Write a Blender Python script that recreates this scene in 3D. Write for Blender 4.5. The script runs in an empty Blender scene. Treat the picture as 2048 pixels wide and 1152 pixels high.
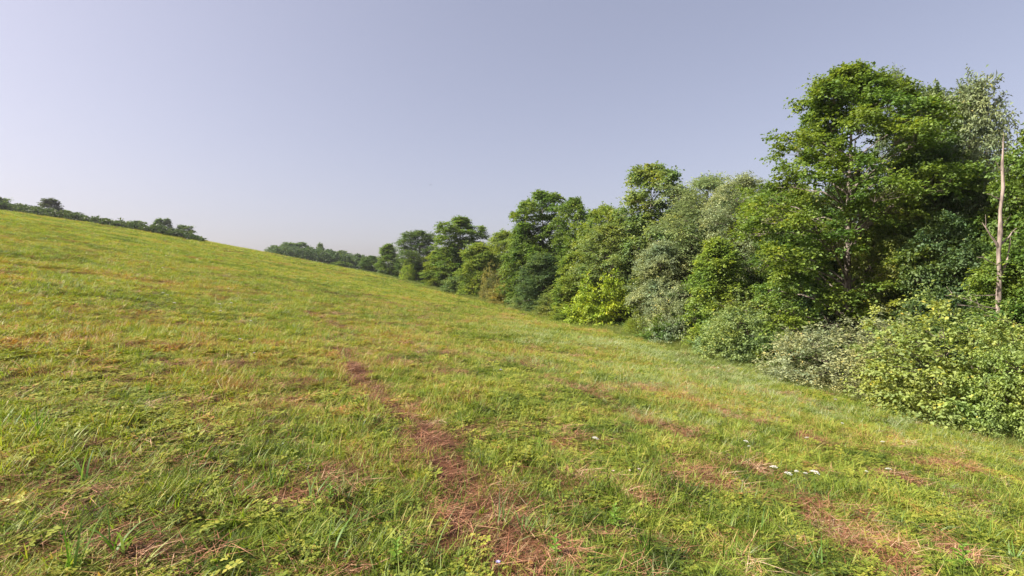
import bpy, math
import numpy as np
from mathutils import Vector

# ------------------------------------------------------------------ camera, sky, sun, exposure
scene = bpy.context.scene
col = scene.collection
R = math.radians
CAMZ = 2.0                                   # eye height above the grass (m)
cam_data = bpy.data.cameras.new('camera')
cam_data.lens = 18.0; cam_data.sensor_width = 36.0
cam_data.clip_start = 0.05; cam_data.clip_end = 3000
cam = bpy.data.objects.new('camera', cam_data)
cam.location = (0, 0, CAMZ); cam.rotation_euler = (R(90), 0, 0)
col.objects.link(cam); scene.camera = cam

SUN_AZ, SUN_EL = R(-104), R(43)               # azimuth from the view direction (+Y), negative = left
world = bpy.data.worlds.new('World'); scene.world = world; world.use_nodes = True
wn, wl = world.node_tree.nodes, world.node_tree.links
wn.clear()
sky = wn.new('ShaderNodeTexSky'); sky.sky_type = 'NISHITA'; sky.sun_disc = False
sky.sun_elevation = SUN_EL; sky.sun_rotation = SUN_AZ
sky.air_density = 1.0; sky.dust_density = 3.5; sky.ozone_density = 2.0; sky.altitude = 150
hsv = wn.new('ShaderNodeHueSaturation'); hsv.inputs['Saturation'].default_value = 0.82
tintn = wn.new('ShaderNodeMix'); tintn.data_type = 'RGBA'; tintn.blend_type = 'MULTIPLY'
tintn.inputs['Factor'].default_value = 1.0; tintn.inputs['B'].default_value = (1.13, 1.0, 1.03, 1)
gam = wn.new('ShaderNodeGamma'); gam.inputs['Gamma'].default_value = 0.75
bg = wn.new('ShaderNodeBackground'); bg.inputs['Strength'].default_value = 0.088
wout = wn.new('ShaderNodeOutputWorld')
wl.new(sky.outputs[0], gam.inputs['Color']); wl.new(gam.outputs[0], hsv.inputs['Color']); wl.new(hsv.outputs[0], tintn.inputs['A'])
wl.new(tintn.outputs['Result'], bg.inputs['Color']); wl.new(bg.outputs[0], wout.inputs['Surface'])

sun_data = bpy.data.lights.new('sun', 'SUN'); sun_data.energy = 4.2; sun_data.angle = R(0.6)
sun_data.color = (1.0, 0.93, 0.82)
sun = bpy.data.objects.new('sun', sun_data); col.objects.link(sun)
sdir = Vector((math.sin(SUN_AZ) * math.cos(SUN_EL), math.cos(SUN_AZ) * math.cos(SUN_EL), math.sin(SUN_EL)))
sun.rotation_euler = sdir.to_track_quat('Z', 'Y').to_euler()
sun.location = (-60, 20, 60)

vs = scene.view_settings
vs.view_transform = 'Standard'; vs.look = 'None'; vs.exposure = 1.5; vs.gamma = 1.0
vs.use_curve_mapping = False
scene.cycles.max_bounces = 8; scene.cycles.diffuse_bounces = 5; scene.cycles.glossy_bounces = 2
scene.cycles.transmission_bounces = 4; scene.cycles.volume_bounces = 0; scene.cycles.transparent_max_bounces = 8
scene.cycles.caustics_reflective = False; scene.cycles.caustics_refractive = False

# ------------------------------------------------------------------ noise and terrain
def hash2(ix, iy, seed):
    h = (ix.astype(np.int64) * 374761393 + iy.astype(np.int64) * 668265263 + seed * 974634777) & 0xFFFFFFFF
    h = ((h ^ (h >> 13)) * 1274126177) & 0xFFFFFFFF
    return ((h ^ (h >> 16)) & 0xFFFFFF) / float(0xFFFFFF)
def vnoise(x, y, seed=0):
    x = np.asarray(x, float); y = np.asarray(y, float)
    ix, iy = np.floor(x), np.floor(y); fx, fy = x - ix, y - iy
    fx = fx * fx * (3 - 2 * fx); fy = fy * fy * (3 - 2 * fy)
    a, b = hash2(ix, iy, seed), hash2(ix + 1, iy, seed)
    c, d = hash2(ix, iy + 1, seed), hash2(ix + 1, iy + 1, seed)
    return (a * (1 - fx) + b * fx) * (1 - fy) + (c * (1 - fx) + d * fx) * fy
def fbm(x, y, seed=0, octv=3):
    s, a, t = 0, 1.0, 0
    for k in range(octv):
        s = s + a * vnoise(np.asarray(x) * 2 ** k, np.asarray(y) * 2 ** k, seed + 7 * k); t += a; a *= .5
    return s / t
def smooth_tab(xs, ys):
    g = np.linspace(xs[0], xs[-1], 4001); v = np.interp(g, xs, ys)
    k = np.hanning(161); k /= k.sum()
    return g, np.convolve(np.pad(v, 80, mode='edge'), k, 'valid')
_g, _sl = smooth_tab([-400, -200, -140, -105, -80, -50, -20, 0, 30, 400],
                     [.03, .06, .05, -.10, -.178, -.205, -.172, -.125, -.12, -.10])
_S = np.concatenate([[0], np.cumsum((_sl[1:] + _sl[:-1]) / 2 * np.diff(_g))]); _S -= np.interp(0, _g, _S)
_gb, _B = smooth_tab([-60, 0, 13, 24, 40, 70, 100, 125, 145, 170, 200, 260, 400],
                     [0, 0, -.26, -.45, -.5, -.6, -.3, -.1, -.6, -2, -4, -9, -22])
def ground(x, y):
    x = np.asarray(x, float); y = np.asarray(y, float)
    d = np.hypot(x, y)
    bump = (fbm(x * .9, y * .9, 3, 2) - .5) * .07 + (fbm(x * .15, y * .15, 5, 2) - .5) * .16
    return np.interp(x, _g, _S) + np.interp(y, _gb, _B) + bump * np.clip(d / 4, 0, 1)
# edge of the wood: x as a function of y, the field is to its left
EY = [-40, 5, 11, 13, 18, 24, 40, 70, 100, 130, 155, 200, 400]
EX = [19, 14.6, 13.4, 13, 13.3, 12.5, 8.8, -1.6, -17, -35, -52, -90, -260]
def edge_x(y): return np.interp(y, EY, EX)
def edge_depth(u):                            # depth at which the ray x = u*y meets the edge of the wood
    y = np.linspace(8, 220, 4000); return float(y[np.argmin(np.abs(edge_x(y) - u * y))])
def on_ground(px, py, h=0.0, far=120):        # photograph pixel -> point on the terrain (h metres above it)
    u, v = (px - 1024) / 1024, (576 - py) / 1024
    y = np.linspace(1.5, far, 6000)
    f = CAMZ + v * y - (ground(u * y, y) + h)
    k = np.argmax(f < 0) if (f < 0).any() else len(y) - 1
    Y = float(y[k]); return u * Y, Y, float(ground(u * Y, Y))

# ------------------------------------------------------------------ mesh helpers
def mesh_np(name, verts, faces, mat, tint=None, smooth=False):
    me = bpy.data.meshes.new(name)
    verts = np.ascontiguousarray(verts, np.float32); faces = np.ascontiguousarray(faces, np.int32)
    n = faces.shape[1]
    me.vertices.add(len(verts)); me.vertices.foreach_set('co', verts.ravel())
    me.loops.add(faces.size); me.loops.foreach_set('vertex_index', faces.ravel())
    me.polygons.add(len(faces)); me.polygons.foreach_set('loop_start', np.arange(0, faces.size, n, dtype=np.int32))
    if smooth: me.polygons.foreach_set('use_smooth', np.ones(len(faces), bool))
    if tint is not None:
        a = me.attributes.new('tint', 'FLOAT', 'POINT'); a.data.foreach_set('value', np.ascontiguousarray(tint, np.float32))
    me.update(calc_edges=True); me.materials.append(mat)
    return me
class Acc:                                    # collects vertices, faces and a per-vertex tint
    def __init__(s): s.v, s.f, s.t, s.n = [], [], [], 0
    def add(s, v, f, t=None):
        v = np.asarray(v, float); s.v.append(v); s.f.append(np.asarray(f, int) + s.n)
        s.t.append(np.full(len(v), .5) if t is None else np.broadcast_to(t, (len(v),))); s.n += len(v)
    def mesh(s, name, mat, smooth=False):
        return mesh_np(name, np.concatenate(s.v), np.concatenate(s.f), mat, np.concatenate(s.t), smooth)
def norm(a): return a / np.maximum(np.linalg.norm(a, axis=-1, keepdims=True), 1e-9)
def tube(acc, pts, rad, sides=6):
    pts = np.asarray(pts, float); rad = np.asarray(rad, float); n = len(pts)
    d = norm(np.gradient(pts, axis=0))
    ref = np.where(np.abs(d[:, 2:3]) > .9, np.array([[1., 0, 0]]), np.array([[0., 0, 1]]))
    if n > 1: ref[:] = ref[0]
    a = norm(np.cross(d, ref)); b = np.cross(d, a)
    th = np.linspace(0, 2 * np.pi, sides, endpoint=False)
    v = pts[:, None] + rad[:, None, None] * (np.cos(th)[None, :, None] * a[:, None] + np.sin(th)[None, :, None] * b[:, None])
    i = np.arange(n - 1)[:, None] * sides; j = np.arange(sides)[None]; k = (j + 1) % sides
    f = np.stack([i + j, i + k, i + sides + k, i + sides + j], -1).reshape(-1, 4)
    acc.add(v.reshape(-1, 3), f)
def leaves(acc, C, F, N, L, W, fold=.25, rich=False, tint=None):
    """leaf blades: C base point, F direction, N upper side, L length, W width; folded along the midrib"""
    F = norm(F); S = norm(np.cross(F, N)); N = np.cross(S, F)
    L = L[:, None]; W = W[:, None]; up = N * W * fold
    if rich:
        P = [C, C + F * L * .28 + S * W * .46 + up, C + F * L * .68 + S * W * .36 + up * .6,
             C + F * L - N * L * .12, C + F * L * .68 - S * W * .36 + up * .6, C + F * L * .28 - S * W * .46 + up]
        V = np.stack(P, 1); b = np.arange(len(C))[:, None] * 6
        f = np.concatenate([b + np.array([[0, 1, 2, 3]]), b + np.array([[0, 3, 4, 5]])])
    else:
        P = [C, C + F * L * .45 + S * W * .5 + up, C + F * L - N * L * .08, C + F * L * .45 - S * W * .5 + up]
        V = np.stack(P, 1); b = np.arange(len(C))[:, None] * 4
        f = np.concatenate([b + np.array([[0, 1, 2, 2]]), b + np.array([[0, 2, 3, 3]])])[:, :3]
    k = V.shape[1]
    t = np.repeat(tint if tint is not None else np.full(len(C), .5), k)
    acc.add(V.reshape(-1, 3), f, t)

# ------------------------------------------------------------------ materials
def new_mat(name):
    m = bpy.data.materials.new(name); m.use_nodes = True
    nt = m.node_tree; nt.nodes.clear()
    out = nt.nodes.new('ShaderNodeOutputMaterial'); return m, nt, out
def ramp(nt, stops):
    r = nt.nodes.new('ShaderNodeValToRGB'); e = r.color_ramp.elements
    while len(e) < len(stops): e.new(.5)
    for q, (p, c) in zip(e, stops): q.position = p; q.color = (*c, 1)
    return r
def mixc(nt, a, b, fac, mode='MIX'):
    m = nt.nodes.new('ShaderNodeMix'); m.data_type = 'RGBA'; m.blend_type = mode
    for s, v in (('A', a), ('B', b), ('Factor', fac)):
        if hasattr(v, 'links') or hasattr(v, 'is_linked'): nt.links.new(v, m.inputs[s])
        else: m.inputs[s].default_value = v if not isinstance(v, tuple) else (*v, 1)
    return m.outputs['Result']
def leaf_mat(name, transl=.44, rough=.45, spec=.35, pale_under=0.0, yellow=(1.12, 1.12, .55)):
    m, nt, out = new_mat(name); N, Lk = nt.nodes, nt.links
    oi = N.new('ShaderNodeObjectInfo')
    at = N.new('ShaderNodeAttribute'); at.attribute_name = 'tint'
    var = ramp(nt, [(0, (.50, .55, .50)), (.35, (.85, .88, .8)), (.7, (1.1, 1.1, .95)), (.93, (1.35, 1.28, .9)), (1, (1.75, 1.25, .7))])
    Lk.new(at.outputs['Fac'], var.inputs[0])
    c = mixc(nt, oi.outputs['Color'], var.outputs[0], 1.0, 'MULTIPLY')
    gp = N.new('ShaderNodeNewGeometry'); nz = N.new('ShaderNodeTexNoise'); nz.inputs['Scale'].default_value = .55; nz.inputs['Detail'].default_value = 4
    Lk.new(gp.outputs['Position'], nz.inputs['Vector'])
    drift = ramp(nt, [(.32, (.72, .88, 1.0)), (.5, (1, 1, 1)), (.68, (1.28, 1.12, .82))]); Lk.new(nz.outputs['Fac'], drift.inputs[0])
    c = mixc(nt, c, drift.outputs[0], 1.0, 'MULTIPLY')
    if pale_under:
        geo = N.new('ShaderNodeNewGeometry')
        f = N.new('ShaderNodeMath'); f.operation = 'MULTIPLY'; f.inputs[1].default_value = pale_under
        Lk.new(geo.outputs['Backfacing'], f.inputs[0])
        c = mixc(nt, c, (.38, .42, .29), f.outputs[0])
    p = N.new('ShaderNodeBsdfPrincipled'); p.inputs['Roughness'].default_value = rough
    p.inputs['Specular IOR Level'].default_value = spec
    Lk.new(c, p.inputs['Base Color'])
    t = N.new('ShaderNodeBsdfTranslucent')
    Lk.new(mixc(nt, c, yellow, 1.0, 'MULTIPLY'), t.inputs['Color'])
    mx = N.new('ShaderNodeMixShader'); mx.inputs[0].default_value = transl
    Lk.new(p.outputs[0], mx.inputs[1]); Lk.new(t.outputs[0], mx.inputs[2]); Lk.new(mx.outputs[0], out.inputs[0])
    return m
def bark_mat(name, dark, light, scale=9):
    m, nt, out = new_mat(name); N, Lk = nt.nodes, nt.links
    tc = N.new('ShaderNodeTexCoord'); mp = N.new('ShaderNodeMapping'); mp.inputs['Scale'].default_value = (1, 1, .22)
    Lk.new(tc.outputs['Object'], mp.inputs[0])
    n = N.new('ShaderNodeTexNoise'); n.inputs['Scale'].default_value = scale; n.inputs['Detail'].default_value = 5
    Lk.new(mp.outputs[0], n.inputs['Vector'])
    r = ramp(nt, [(.33, dark), (.62, light)]); Lk.new(n.outputs['Fac'], r.inputs[0])
    p = N.new('ShaderNodeBsdfPrincipled'); p.inputs['Roughness'].default_value = .9
    p.inputs['Specular IOR Level'].default_value = .15
    b = N.new('ShaderNodeBump'); b.inputs['Strength'].default_value = .6; b.inputs['Distance'].default_value = .03
    Lk.new(n.outputs['Fac'], b.inputs['Height']); Lk.new(b.outputs[0], p.inputs['Normal'])
    Lk.new(r.outputs[0], p.inputs['Base Color']); Lk.new(p.outputs[0], out.inputs[0])
    return m
def grass_mat(name, stops, transl=.4, spec=.3, rough=.5, field=True, yellow=(1.05, 1.12, .4)):
    """blade colour: instance tint + blade tint pick from a ramp, with slow drifts over the field"""
    m, nt, out = new_mat(name); N, Lk = nt.nodes, nt.links
    ai = N.new('ShaderNodeAttribute'); ai.attribute_type = 'INSTANCER'; ai.attribute_name = 'tone'
    ab = N.new('ShaderNodeAttribute'); ab.attribute_name = 'tint'
    ad = N.new('ShaderNodeMath'); ad.operation = 'MULTIPLY_ADD'; ad.inputs[1].default_value = .55; ad.inputs[2].default_value = -.27
    Lk.new(ab.outputs['Fac'], ad.inputs[0])
    s = N.new('ShaderNodeMath'); s.operation = 'ADD'; s.use_clamp = True
    Lk.new(ad.outputs[0], s.inputs[0])
    if field: Lk.new(ai.outputs['Fac'], s.inputs[1])
    else:
        oi = N.new('ShaderNodeObjectInfo'); Lk.new(oi.outputs['Alpha'], s.inputs[1])
    r = ramp(nt, stops); Lk.new(s.outputs[0], r.inputs[0])
    p = N.new('ShaderNodeBsdfPrincipled'); p.inputs['Roughness'].default_value = rough
    p.inputs['Specular IOR Level'].default_value = spec
    Lk.new(r.outputs[0], p.inputs['Base Color'])
    t = N.new('ShaderNodeBsdfTranslucent'); Lk.new(mixc(nt, r.outputs[0], yellow, 1.0, 'MULTIPLY'), t.inputs['Color'])
    mx = N.new('ShaderNodeMixShader'); mx.inputs[0].default_value = transl
    Lk.new(p.outputs[0], mx.inputs[1]); Lk.new(t.outputs[0], mx.inputs[2]); Lk.new(mx.outputs[0], out.inputs[0])
    return m
def plain_mat(name, colr, rough=.6, transl=0.0):
    m, nt, out = new_mat(name); N, Lk = nt.nodes, nt.links
    no = N.new('ShaderNodeTexNoise'); no.inputs['Scale'].default_value = 60
    r = ramp(nt, [(.3, tuple(k * .8 for k in colr)), (.7, colr)]); Lk.new(no.outputs['Fac'], r.inputs[0])
    p = N.new('ShaderNodeBsdfPrincipled'); p.inputs['Roughness'].default_value = rough
    Lk.new(r.outputs[0], p.inputs['Base Color'])
    if transl:
        t = N.new('ShaderNodeBsdfTranslucent'); Lk.new(r.outputs[0], t.inputs['Color'])
        mx = N.new('ShaderNodeMixShader'); mx.inputs[0].default_value = transl
        Lk.new(p.outputs[0], mx.inputs[1]); Lk.new(t.outputs[0], mx.inputs[2]); Lk.new(mx.outputs[0], out.inputs[0])
    else: Lk.new(p.outputs[0], out.inputs[0])
    return m

M = {}
M['leaf'] = leaf_mat('leaf_green')
M['leaf_gloss'] = leaf_mat('leaf_glossy', transl=.43, rough=.5, spec=.3)
M['leaf_silver'] = leaf_mat('leaf_silver', transl=.3, rough=.5, spec=.3, pale_under=.5, yellow=(1.1, 1.1, .7))
M['bark'] = bark_mat('bark_grey', (.07, .055, .045), (.26, .22, .185))
M['bark_dark'] = bark_mat('bark_dark', (.035, .027, .022), (.13, .10, .08))
M['bark_snag'] = bark_mat('bark_snag', (.09, .07, .06), (.33, .265, .225), 11)
M['bark_dead'] = bark_mat('bark_dead', (.15, .10, .08), (.42, .32, .26), 6)
GREENS = [(0, (.045, .065, .012)), (.2, (.095, .15, .018)), (.45, (.195, .27, .032)), (.68, (.29, .335, .05)), (.86, (.40, .36, .09)), (1, (.36, .20, .08))]
M['grass'] = grass_mat('grass_blades', GREENS)
M['clover'] = grass_mat('clover_leaves', [(0, (.060, .095, .016)), (.25, (.17, .215, .028)), (.6, (.29, .315, .045)), (.9, (.37, .34, .055)), (1, (.36, .18, .06))], transl=.35)
M['straw'] = grass_mat('dead_straw', [(0, (.07, .028, .013)), (.25, (.23, .095, .048)), (.5, (.42, .225, .125)), (.75, (.58, .39, .24)), (1, (.70, .56, .38))], transl=.15, spec=.25, yellow=(1.1, .95, .7))
M['fringe'] = grass_mat('fringe_grass', [(0, (.06, .10, .018)), (.4, (.14, .19, .035)), (.75, (.26, .28, .07)), (1, (.38, .33, .14))])
M['pale'] = grass_mat('pale_blades', [(0, (.10, .15, .04)), (.4, (.22, .28, .09)), (.75, (.34, .39, .18)), (1, (.46, .50, .30))])
M['clump'] = grass_mat('clump_blades', [(0, (.03, .07, .012)), (.3, (.075, .16, .02)), (.55, (.13, .235, .035)), (.8, (.19, .28, .09)), (1, (.28, .36, .20))], transl=.42, rough=.5, spec=.3, field=False)
M['white'] = plain_mat('petal_white', (.82, .82, .76), .7, .25)
M['lilac'] = plain_mat('petal_lilac', (.48, .44, .78), .7, .25)
M['pinkish'] = plain_mat('petal_pinkish', (.75, .58, .55), .7, .2)
M['stem'] = plain_mat('stem_green', (.13, .19, .04), .6, .2)
M['weed'] = plain_mat('weed_leaf', (.17, .30, .03), .5, .35)
M['bird'] = plain_mat('bird_dark', (.03, .03, .035), .7)

# ------------------------------------------------------------------ object helpers
def obj(name, me, parent=None):
    o = bpy.data.objects.new(name, me); col.objects.link(o)
    if parent is not None: o.parent = parent
    return o
def tag(o, label=None, cat=None, group=None, kind=None):
    for k, v in (('label', label), ('category', cat), ('group', group), ('kind', kind)):
        if v: o[k] = v
    return o
def empty(name, loc, rz=0, scl=(1, 1, 1)):
    o = bpy.data.objects.new(name, None); col.objects.link(o); o.empty_display_size = .3
    o.location = loc; o.rotation_euler = (0, 0, rz); o.scale = scl; return o

# ------------------------------------------------------------------ ground
def lines(a, b, fine, n):
    t = np.linspace(-1, 1, n); k = 3.2
    s = np.sinh(k * t) / np.sinh(k)
    return np.where(s < 0, -s * a, s * b)
def build_ground():
    xs = lines(-620, 520, .2, 380); ys = np.concatenate([np.linspace(-60, 0, 30)[:-1], 620 * (np.expm1(3.9 * np.linspace(0, 1, 330)) / np.expm1(3.9))])
    X, Y = np.meshgrid(xs, ys); Z = ground(X, Y)
    v = np.stack([X, Y, Z], -1).reshape(-1, 3)
    nx, ny = len(xs), len(ys)
    i = (np.arange(ny - 1)[:, None] * nx + np.arange(nx - 1)[None]).ravel()
    f = np.stack([i, i + 1, i + nx + 1, i + nx], -1)
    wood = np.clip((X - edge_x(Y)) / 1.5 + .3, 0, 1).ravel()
    m, nt, out = new_mat('field_soil'); N, Lk = nt.nodes, nt.links
    tc = N.new('ShaderNodeTexCoord')
    n1 = N.new('ShaderNodeTexNoise'); n1.inputs['Scale'].default_value = 3.5; n1.inputs['Detail'].default_value = 8; n1.inputs['Roughness'].default_value = .7
    n2 = N.new('ShaderNodeTexNoise'); n2.inputs['Scale'].default_value = .35; n2.inputs['Detail'].default_value = 4
    for n in (n1, n2): Lk.new(tc.outputs['Object'], n.inputs['Vector'])
    r1 = ramp(nt, [(.32, (.075, .065, .018)), (.5, (.13, .115, .026)), (.68, (.20, .13, .05))]); Lk.new(n1.outputs['Fac'], r1.inputs[0])
    r2 = ramp(nt, [(.35, (.75, .95, .7)), (.65, (1.15, .95, .9))]); Lk.new(n2.outputs['Fac'], r2.inputs[0])
    c = mixc(nt, r1.outputs[0], r2.outputs[0], 1.0, 'MULTIPLY')
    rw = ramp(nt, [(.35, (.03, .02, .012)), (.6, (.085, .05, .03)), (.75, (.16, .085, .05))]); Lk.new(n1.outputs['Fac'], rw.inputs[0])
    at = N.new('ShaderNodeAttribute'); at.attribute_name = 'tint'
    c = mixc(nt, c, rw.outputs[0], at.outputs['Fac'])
    p = N.new('ShaderNodeBsdfPrincipled'); p.inputs['Roughness'].default_value = .95; p.inputs['Specular IOR Level'].default_value = .1
    b = N.new('ShaderNodeBump'); b.inputs['Strength'].default_value = .8; b.inputs['Distance'].default_value = .05
    Lk.new(n1.outputs['Fac'], b.inputs['Height']); Lk.new(b.outputs[0], p.inputs['Normal'])
    Lk.new(c, p.inputs['Base Color']); Lk.new(p.outputs[0], out.inputs[0])
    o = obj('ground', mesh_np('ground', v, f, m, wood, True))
    tag(o, 'sloping hillside meadow ground under the grass', kind='structure')
build_ground()

# ------------------------------------------------------------------ grass sources
def blades(rng, n, spread, hmin, hmax, width, lean, arch, seg=3, flat=False, hpow=1.0):
    """n tapering grass blades as strips"""
    a = rng.uniform(0, 2 * np.pi, n); r = spread * np.sqrt(rng.uniform(0, 1, n))
    base = np.stack([r * np.cos(a), r * np.sin(a), np.full(n, -.01)], -1)
    h = hmin + (hmax - hmin) * rng.uniform(0, 1, n) ** hpow
    d = rng.uniform(0, 2 * np.pi, n); dirx = np.stack([np.cos(d), np.sin(d), np.zeros(n)], -1)
    side = np.stack([-np.sin(d), np.cos(d), np.zeros(n)], -1)
    le = lean * (rng.uniform(.88, 1.04, n) if flat else rng.uniform(.2, 1, n)); ar = arch * rng.uniform(.3, 1.2, n)
    w = width * rng.uniform(.6, 1.3, n)
    acc_v = []
    for k in range(seg + 1):
        t = k / seg
        ang = le + ar * t
        if k == 0: p = base.copy()
        else: p = p + (h / seg)[:, None] * (dirx * np.sin(ang)[:, None] + np.array([0, 0, 1]) * np.cos(ang)[:, None])
        if flat: p[:, 2] = np.maximum(p[:, 2], .004)
        ww = w * (1 - t ** 1.6 * .93)
        acc_v.append(p - side * ww[:, None] / 2); acc_v.append(p + side * ww[:, None] / 2)
    V = np.stack(acc_v, 1); K = V.shape[1]
    b = np.arange(n)[:, None] * K
    f = np.concatenate([b + np.array([[2 * k, 2 * k + 1, 2 * k + 3, 2 * k + 2]]) for k in range(seg)])
    return V.reshape(-1, 3), f, np.repeat(rng.uniform(0, 1, n), K)
def coll(name, meshes, base):
    c = bpy.data.collections.new(name)
    for me in meshes: c.objects.link(bpy.data.objects.new(base, me))
    return c
rng = np.random.default_rng(11)
def src_grass():
    out = []
    for k in range(6):
        acc = Acc()
        acc.add(*blades(rng, 30, .11, .06, .17, .0062, .55, .8))
        acc.add(*blades(rng, 5, .09, .13, .25, .007, .4, .8))
        if k % 2: acc.add(*blades(rng, 10, .12, .06, .16, .004, 1.3, .5))
        out.append(acc.mesh('short_grass', M['grass']))
    return out
def src_clover():
    out = []
    for k in range(5):
        acc = Acc(); n = 34
        a = rng.uniform(0, 6.28, n); r = .13 * np.sqrt(rng.uniform(0, 1, n)); h = rng.uniform(.02, .10, n)
        C = np.stack([r * np.cos(a), r * np.sin(a), h], -1)
        az0 = rng.uniform(0, 6.28, n); sz = rng.uniform(.013, .029, n); tv = rng.uniform(0, 1, n)
        for q in range(3):
            az = az0 + q * 2.09
            F = np.stack([np.cos(az), np.sin(az), rng.uniform(-.2, .5, n)], -1)
            Nn = np.stack([rng.normal(0, .25, n), rng.normal(0, .25, n), np.ones(n)], -1)
            leaves(acc, C, F, Nn, sz * 1.25, sz * .95, .15, False, tv)
        v, f, t = blades(rng, 12, .12, .03, .09, .003, .3, .3, 2)
        f = np.concatenate([f[:, :3], f[:, [0, 2, 3]]]); acc.add(v, f, t * .6)
        out.append(acc.mesh('clover', M['clover']))
    return out
def src_straw():
    out = []
    for k in range(4):
        acc = Acc()
        v, f, t = blades(rng, 44, .16, .07, .26, .0048, 1.5, .1, 2, True)
        v[:, 2] += np.repeat(rng.uniform(0, .045, 44), 6)
        acc.add(v, f, t)
        acc.add(*blades(rng, 12, .14, .04, .13, .003, 1.15, .5, 2, True))
        out.append(acc.mesh('straw', M['straw']))
    return out
def src_tall():
    out = []
    for k in range(4):
        acc = Acc()
        acc.add(*blades(rng, 16, .07, .16, .36, .010, .5, 1.3, 4))
        out.append(acc.mesh('tall_grass', M['grass']))
    return out
def src_fringe():
    out = []
    for k in range(4):
        acc = Acc()
        acc.add(*blades(rng, 30, .16, .2, .5, .008, .3, .6, 3))
        acc.add(*blades(rng, 8, .14, .4, .62, .004, .2, .3, 2))
        out.append(acc.mesh('fringe_grass', M['fringe']))
    return out
def src_pale():
    out = []
    for k in range(4):
        acc = Acc(); acc.add(*blades(rng, 15, .12, .2, .5, .0085, .5, 1.3, 4))
        out.append(acc.mesh('pale_grass', M['pale']))
    return out
C_GRASS = coll('short grass', src_grass(), 'grass_tuft')
C_CLOVER = coll('clover', src_clover(), 'clover_patch')
C_STRAW = coll('straw', src_straw(), 'straw_mat')
C_TALL = coll('tall grass', src_tall(), 'tall_tuft')
C_FRINGE = coll('fringe', src_fringe(), 'fringe_tuft')

def scatter(name, label, cat, P, scl, tone, source, nsrc, tilt=.15, seed=0):
    """one stuff object whose points carry tufts"""
    r = np.random.default_rng(seed); n = len(P)
    me = bpy.data.meshes.new(name); me.vertices.add(n)
    me.vertices.foreach_set('co', np.ascontiguousarray(P, np.float32).ravel())
    rot = np.stack([r.normal(0, tilt, n), r.normal(0, tilt, n) + .13, r.uniform(0, 6.28, n)], -1)
    for nm, ty, key, arr in (('rot', 'FLOAT_VECTOR', 'vector', rot), ('scl', 'FLOAT_VECTOR', 'vector', scl),
                             ('tone', 'FLOAT', 'value', tone), ('pick', 'INT', 'value', r.integers(0, nsrc, n))):
        a = me.attributes.new(nm, ty, 'POINT')
        a.data.foreach_set(key, np.ascontiguousarray(arr, np.int32 if ty == 'INT' else np.float32).ravel())
    o = tag(obj(name, me), label, cat, kind='stuff')
    ng = bpy.data.node_groups.new(name, 'GeometryNodeTree')
    ng.interface.new_socket('Geometry', in_out='INPUT', socket_type='NodeSocketGeometry')
    ng.interface.new_socket('Geometry', in_out='OUTPUT', socket_type='NodeSocketGeometry')
    N, L = ng.nodes, ng.links
    gi, go = N.new('NodeGroupInput'), N.new('NodeGroupOutput')
    ci = N.new('GeometryNodeCollectionInfo'); ci.inputs['Collection'].default_value = source
    ci.inputs['Separate Children'].default_value = True; ci.inputs['Reset Children'].default_value = True
    io = N.new('GeometryNodeInstanceOnPoints'); io.inputs['Pick Instance'].default_value = True
    def named(nm, ty):
        q = N.new('GeometryNodeInputNamedAttribute'); q.data_type = ty; q.inputs['Name'].default_value = nm
        return q.outputs['Attribute']
    e = N.new('FunctionNodeEulerToRotation'); L.new(named('rot', 'FLOAT_VECTOR'), e.inputs[0])
    L.new(gi.outputs[0], io.inputs['Points']); L.new(ci.outputs[0], io.inputs['Instance'])
    L.new(named('pick', 'INT'), io.inputs['Instance Index']); L.new(e.outputs[0], io.inputs['Rotation'])
    L.new(named('scl', 'FLOAT_VECTOR'), io.inputs['Scale']); L.new(io.outputs[0], go.inputs[0])
    md = o.modifiers.new('tufts', 'NODES'); md.node_group = ng
    return o

# streaks of dead cut straw: photographed pixel track -> ground track, half width in m, strength
TRACKS = [([(670, 700), (705, 730), (720, 770), (760, 815), (830, 850), (880, 905), (930, 960), (960, 1040), (1010, 1120), (1040, 1160)], .30, 1.0),
          ([(560, 960), (600, 985), (560, 1020), (500, 1010)], .22, .9),
          ([(840, 880), (870, 930), (890, 1000), (900, 1080)], .25, .9),
          ([(1090, 755), (1150, 780), (1230, 810), (1300, 845), (1370, 872)], .22, .9),
          ([(1440, 925), (1500, 935), (1530, 950)], .20, .9),
          ([(1360, 795), (1450, 830), (1515, 850)], .22, .8),
          ([(1580, 1010), (1660, 1060), (1740, 1110), (1800, 1160)], .13, 1.0),
          ([(1690, 1010), (1730, 1070), (1800, 1110)], .14, 1.0), ([(1860, 1090), (1960, 1150)], .14, 1.0),
          ([(1590, 870), (1640, 895)], .2, .9), ([(1765, 950), (1840, 975)], .22, 1.0), ([(1860, 922), (1900, 932), (1960, 950)], .2, .6),
          ([(1640, 1020), (1600, 1000), (1560, 975)], .12, .9), ([(1980, 1020), (2010, 1040)], .15, .8),
          ([(480, 1000), (430, 1030), (380, 1050)], .2, .5), ([(180, 1090), (260, 1110), (330, 1120)], .2, .6),
          ([(250, 690), (330, 700), (400, 690)], .35, .5), ([(610, 625), (640, 640), (690, 660)], .5, .6),
          ([(120, 480), (160, 488), (200, 492)], 1.2, .6), ([(940, 930), (1000, 960), (1060, 1100)], .35, .35),
          ([(1160, 960), (1250, 990), (1290, 1010)], .3, .55), ([(1340, 730), (1430, 770)], .4, .4)]
TR = []
for pts, w, s in TRACKS:
    q = np.array([on_ground(*p)[:2] for p in pts]); TR.append((q, w * .64, s))
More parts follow.
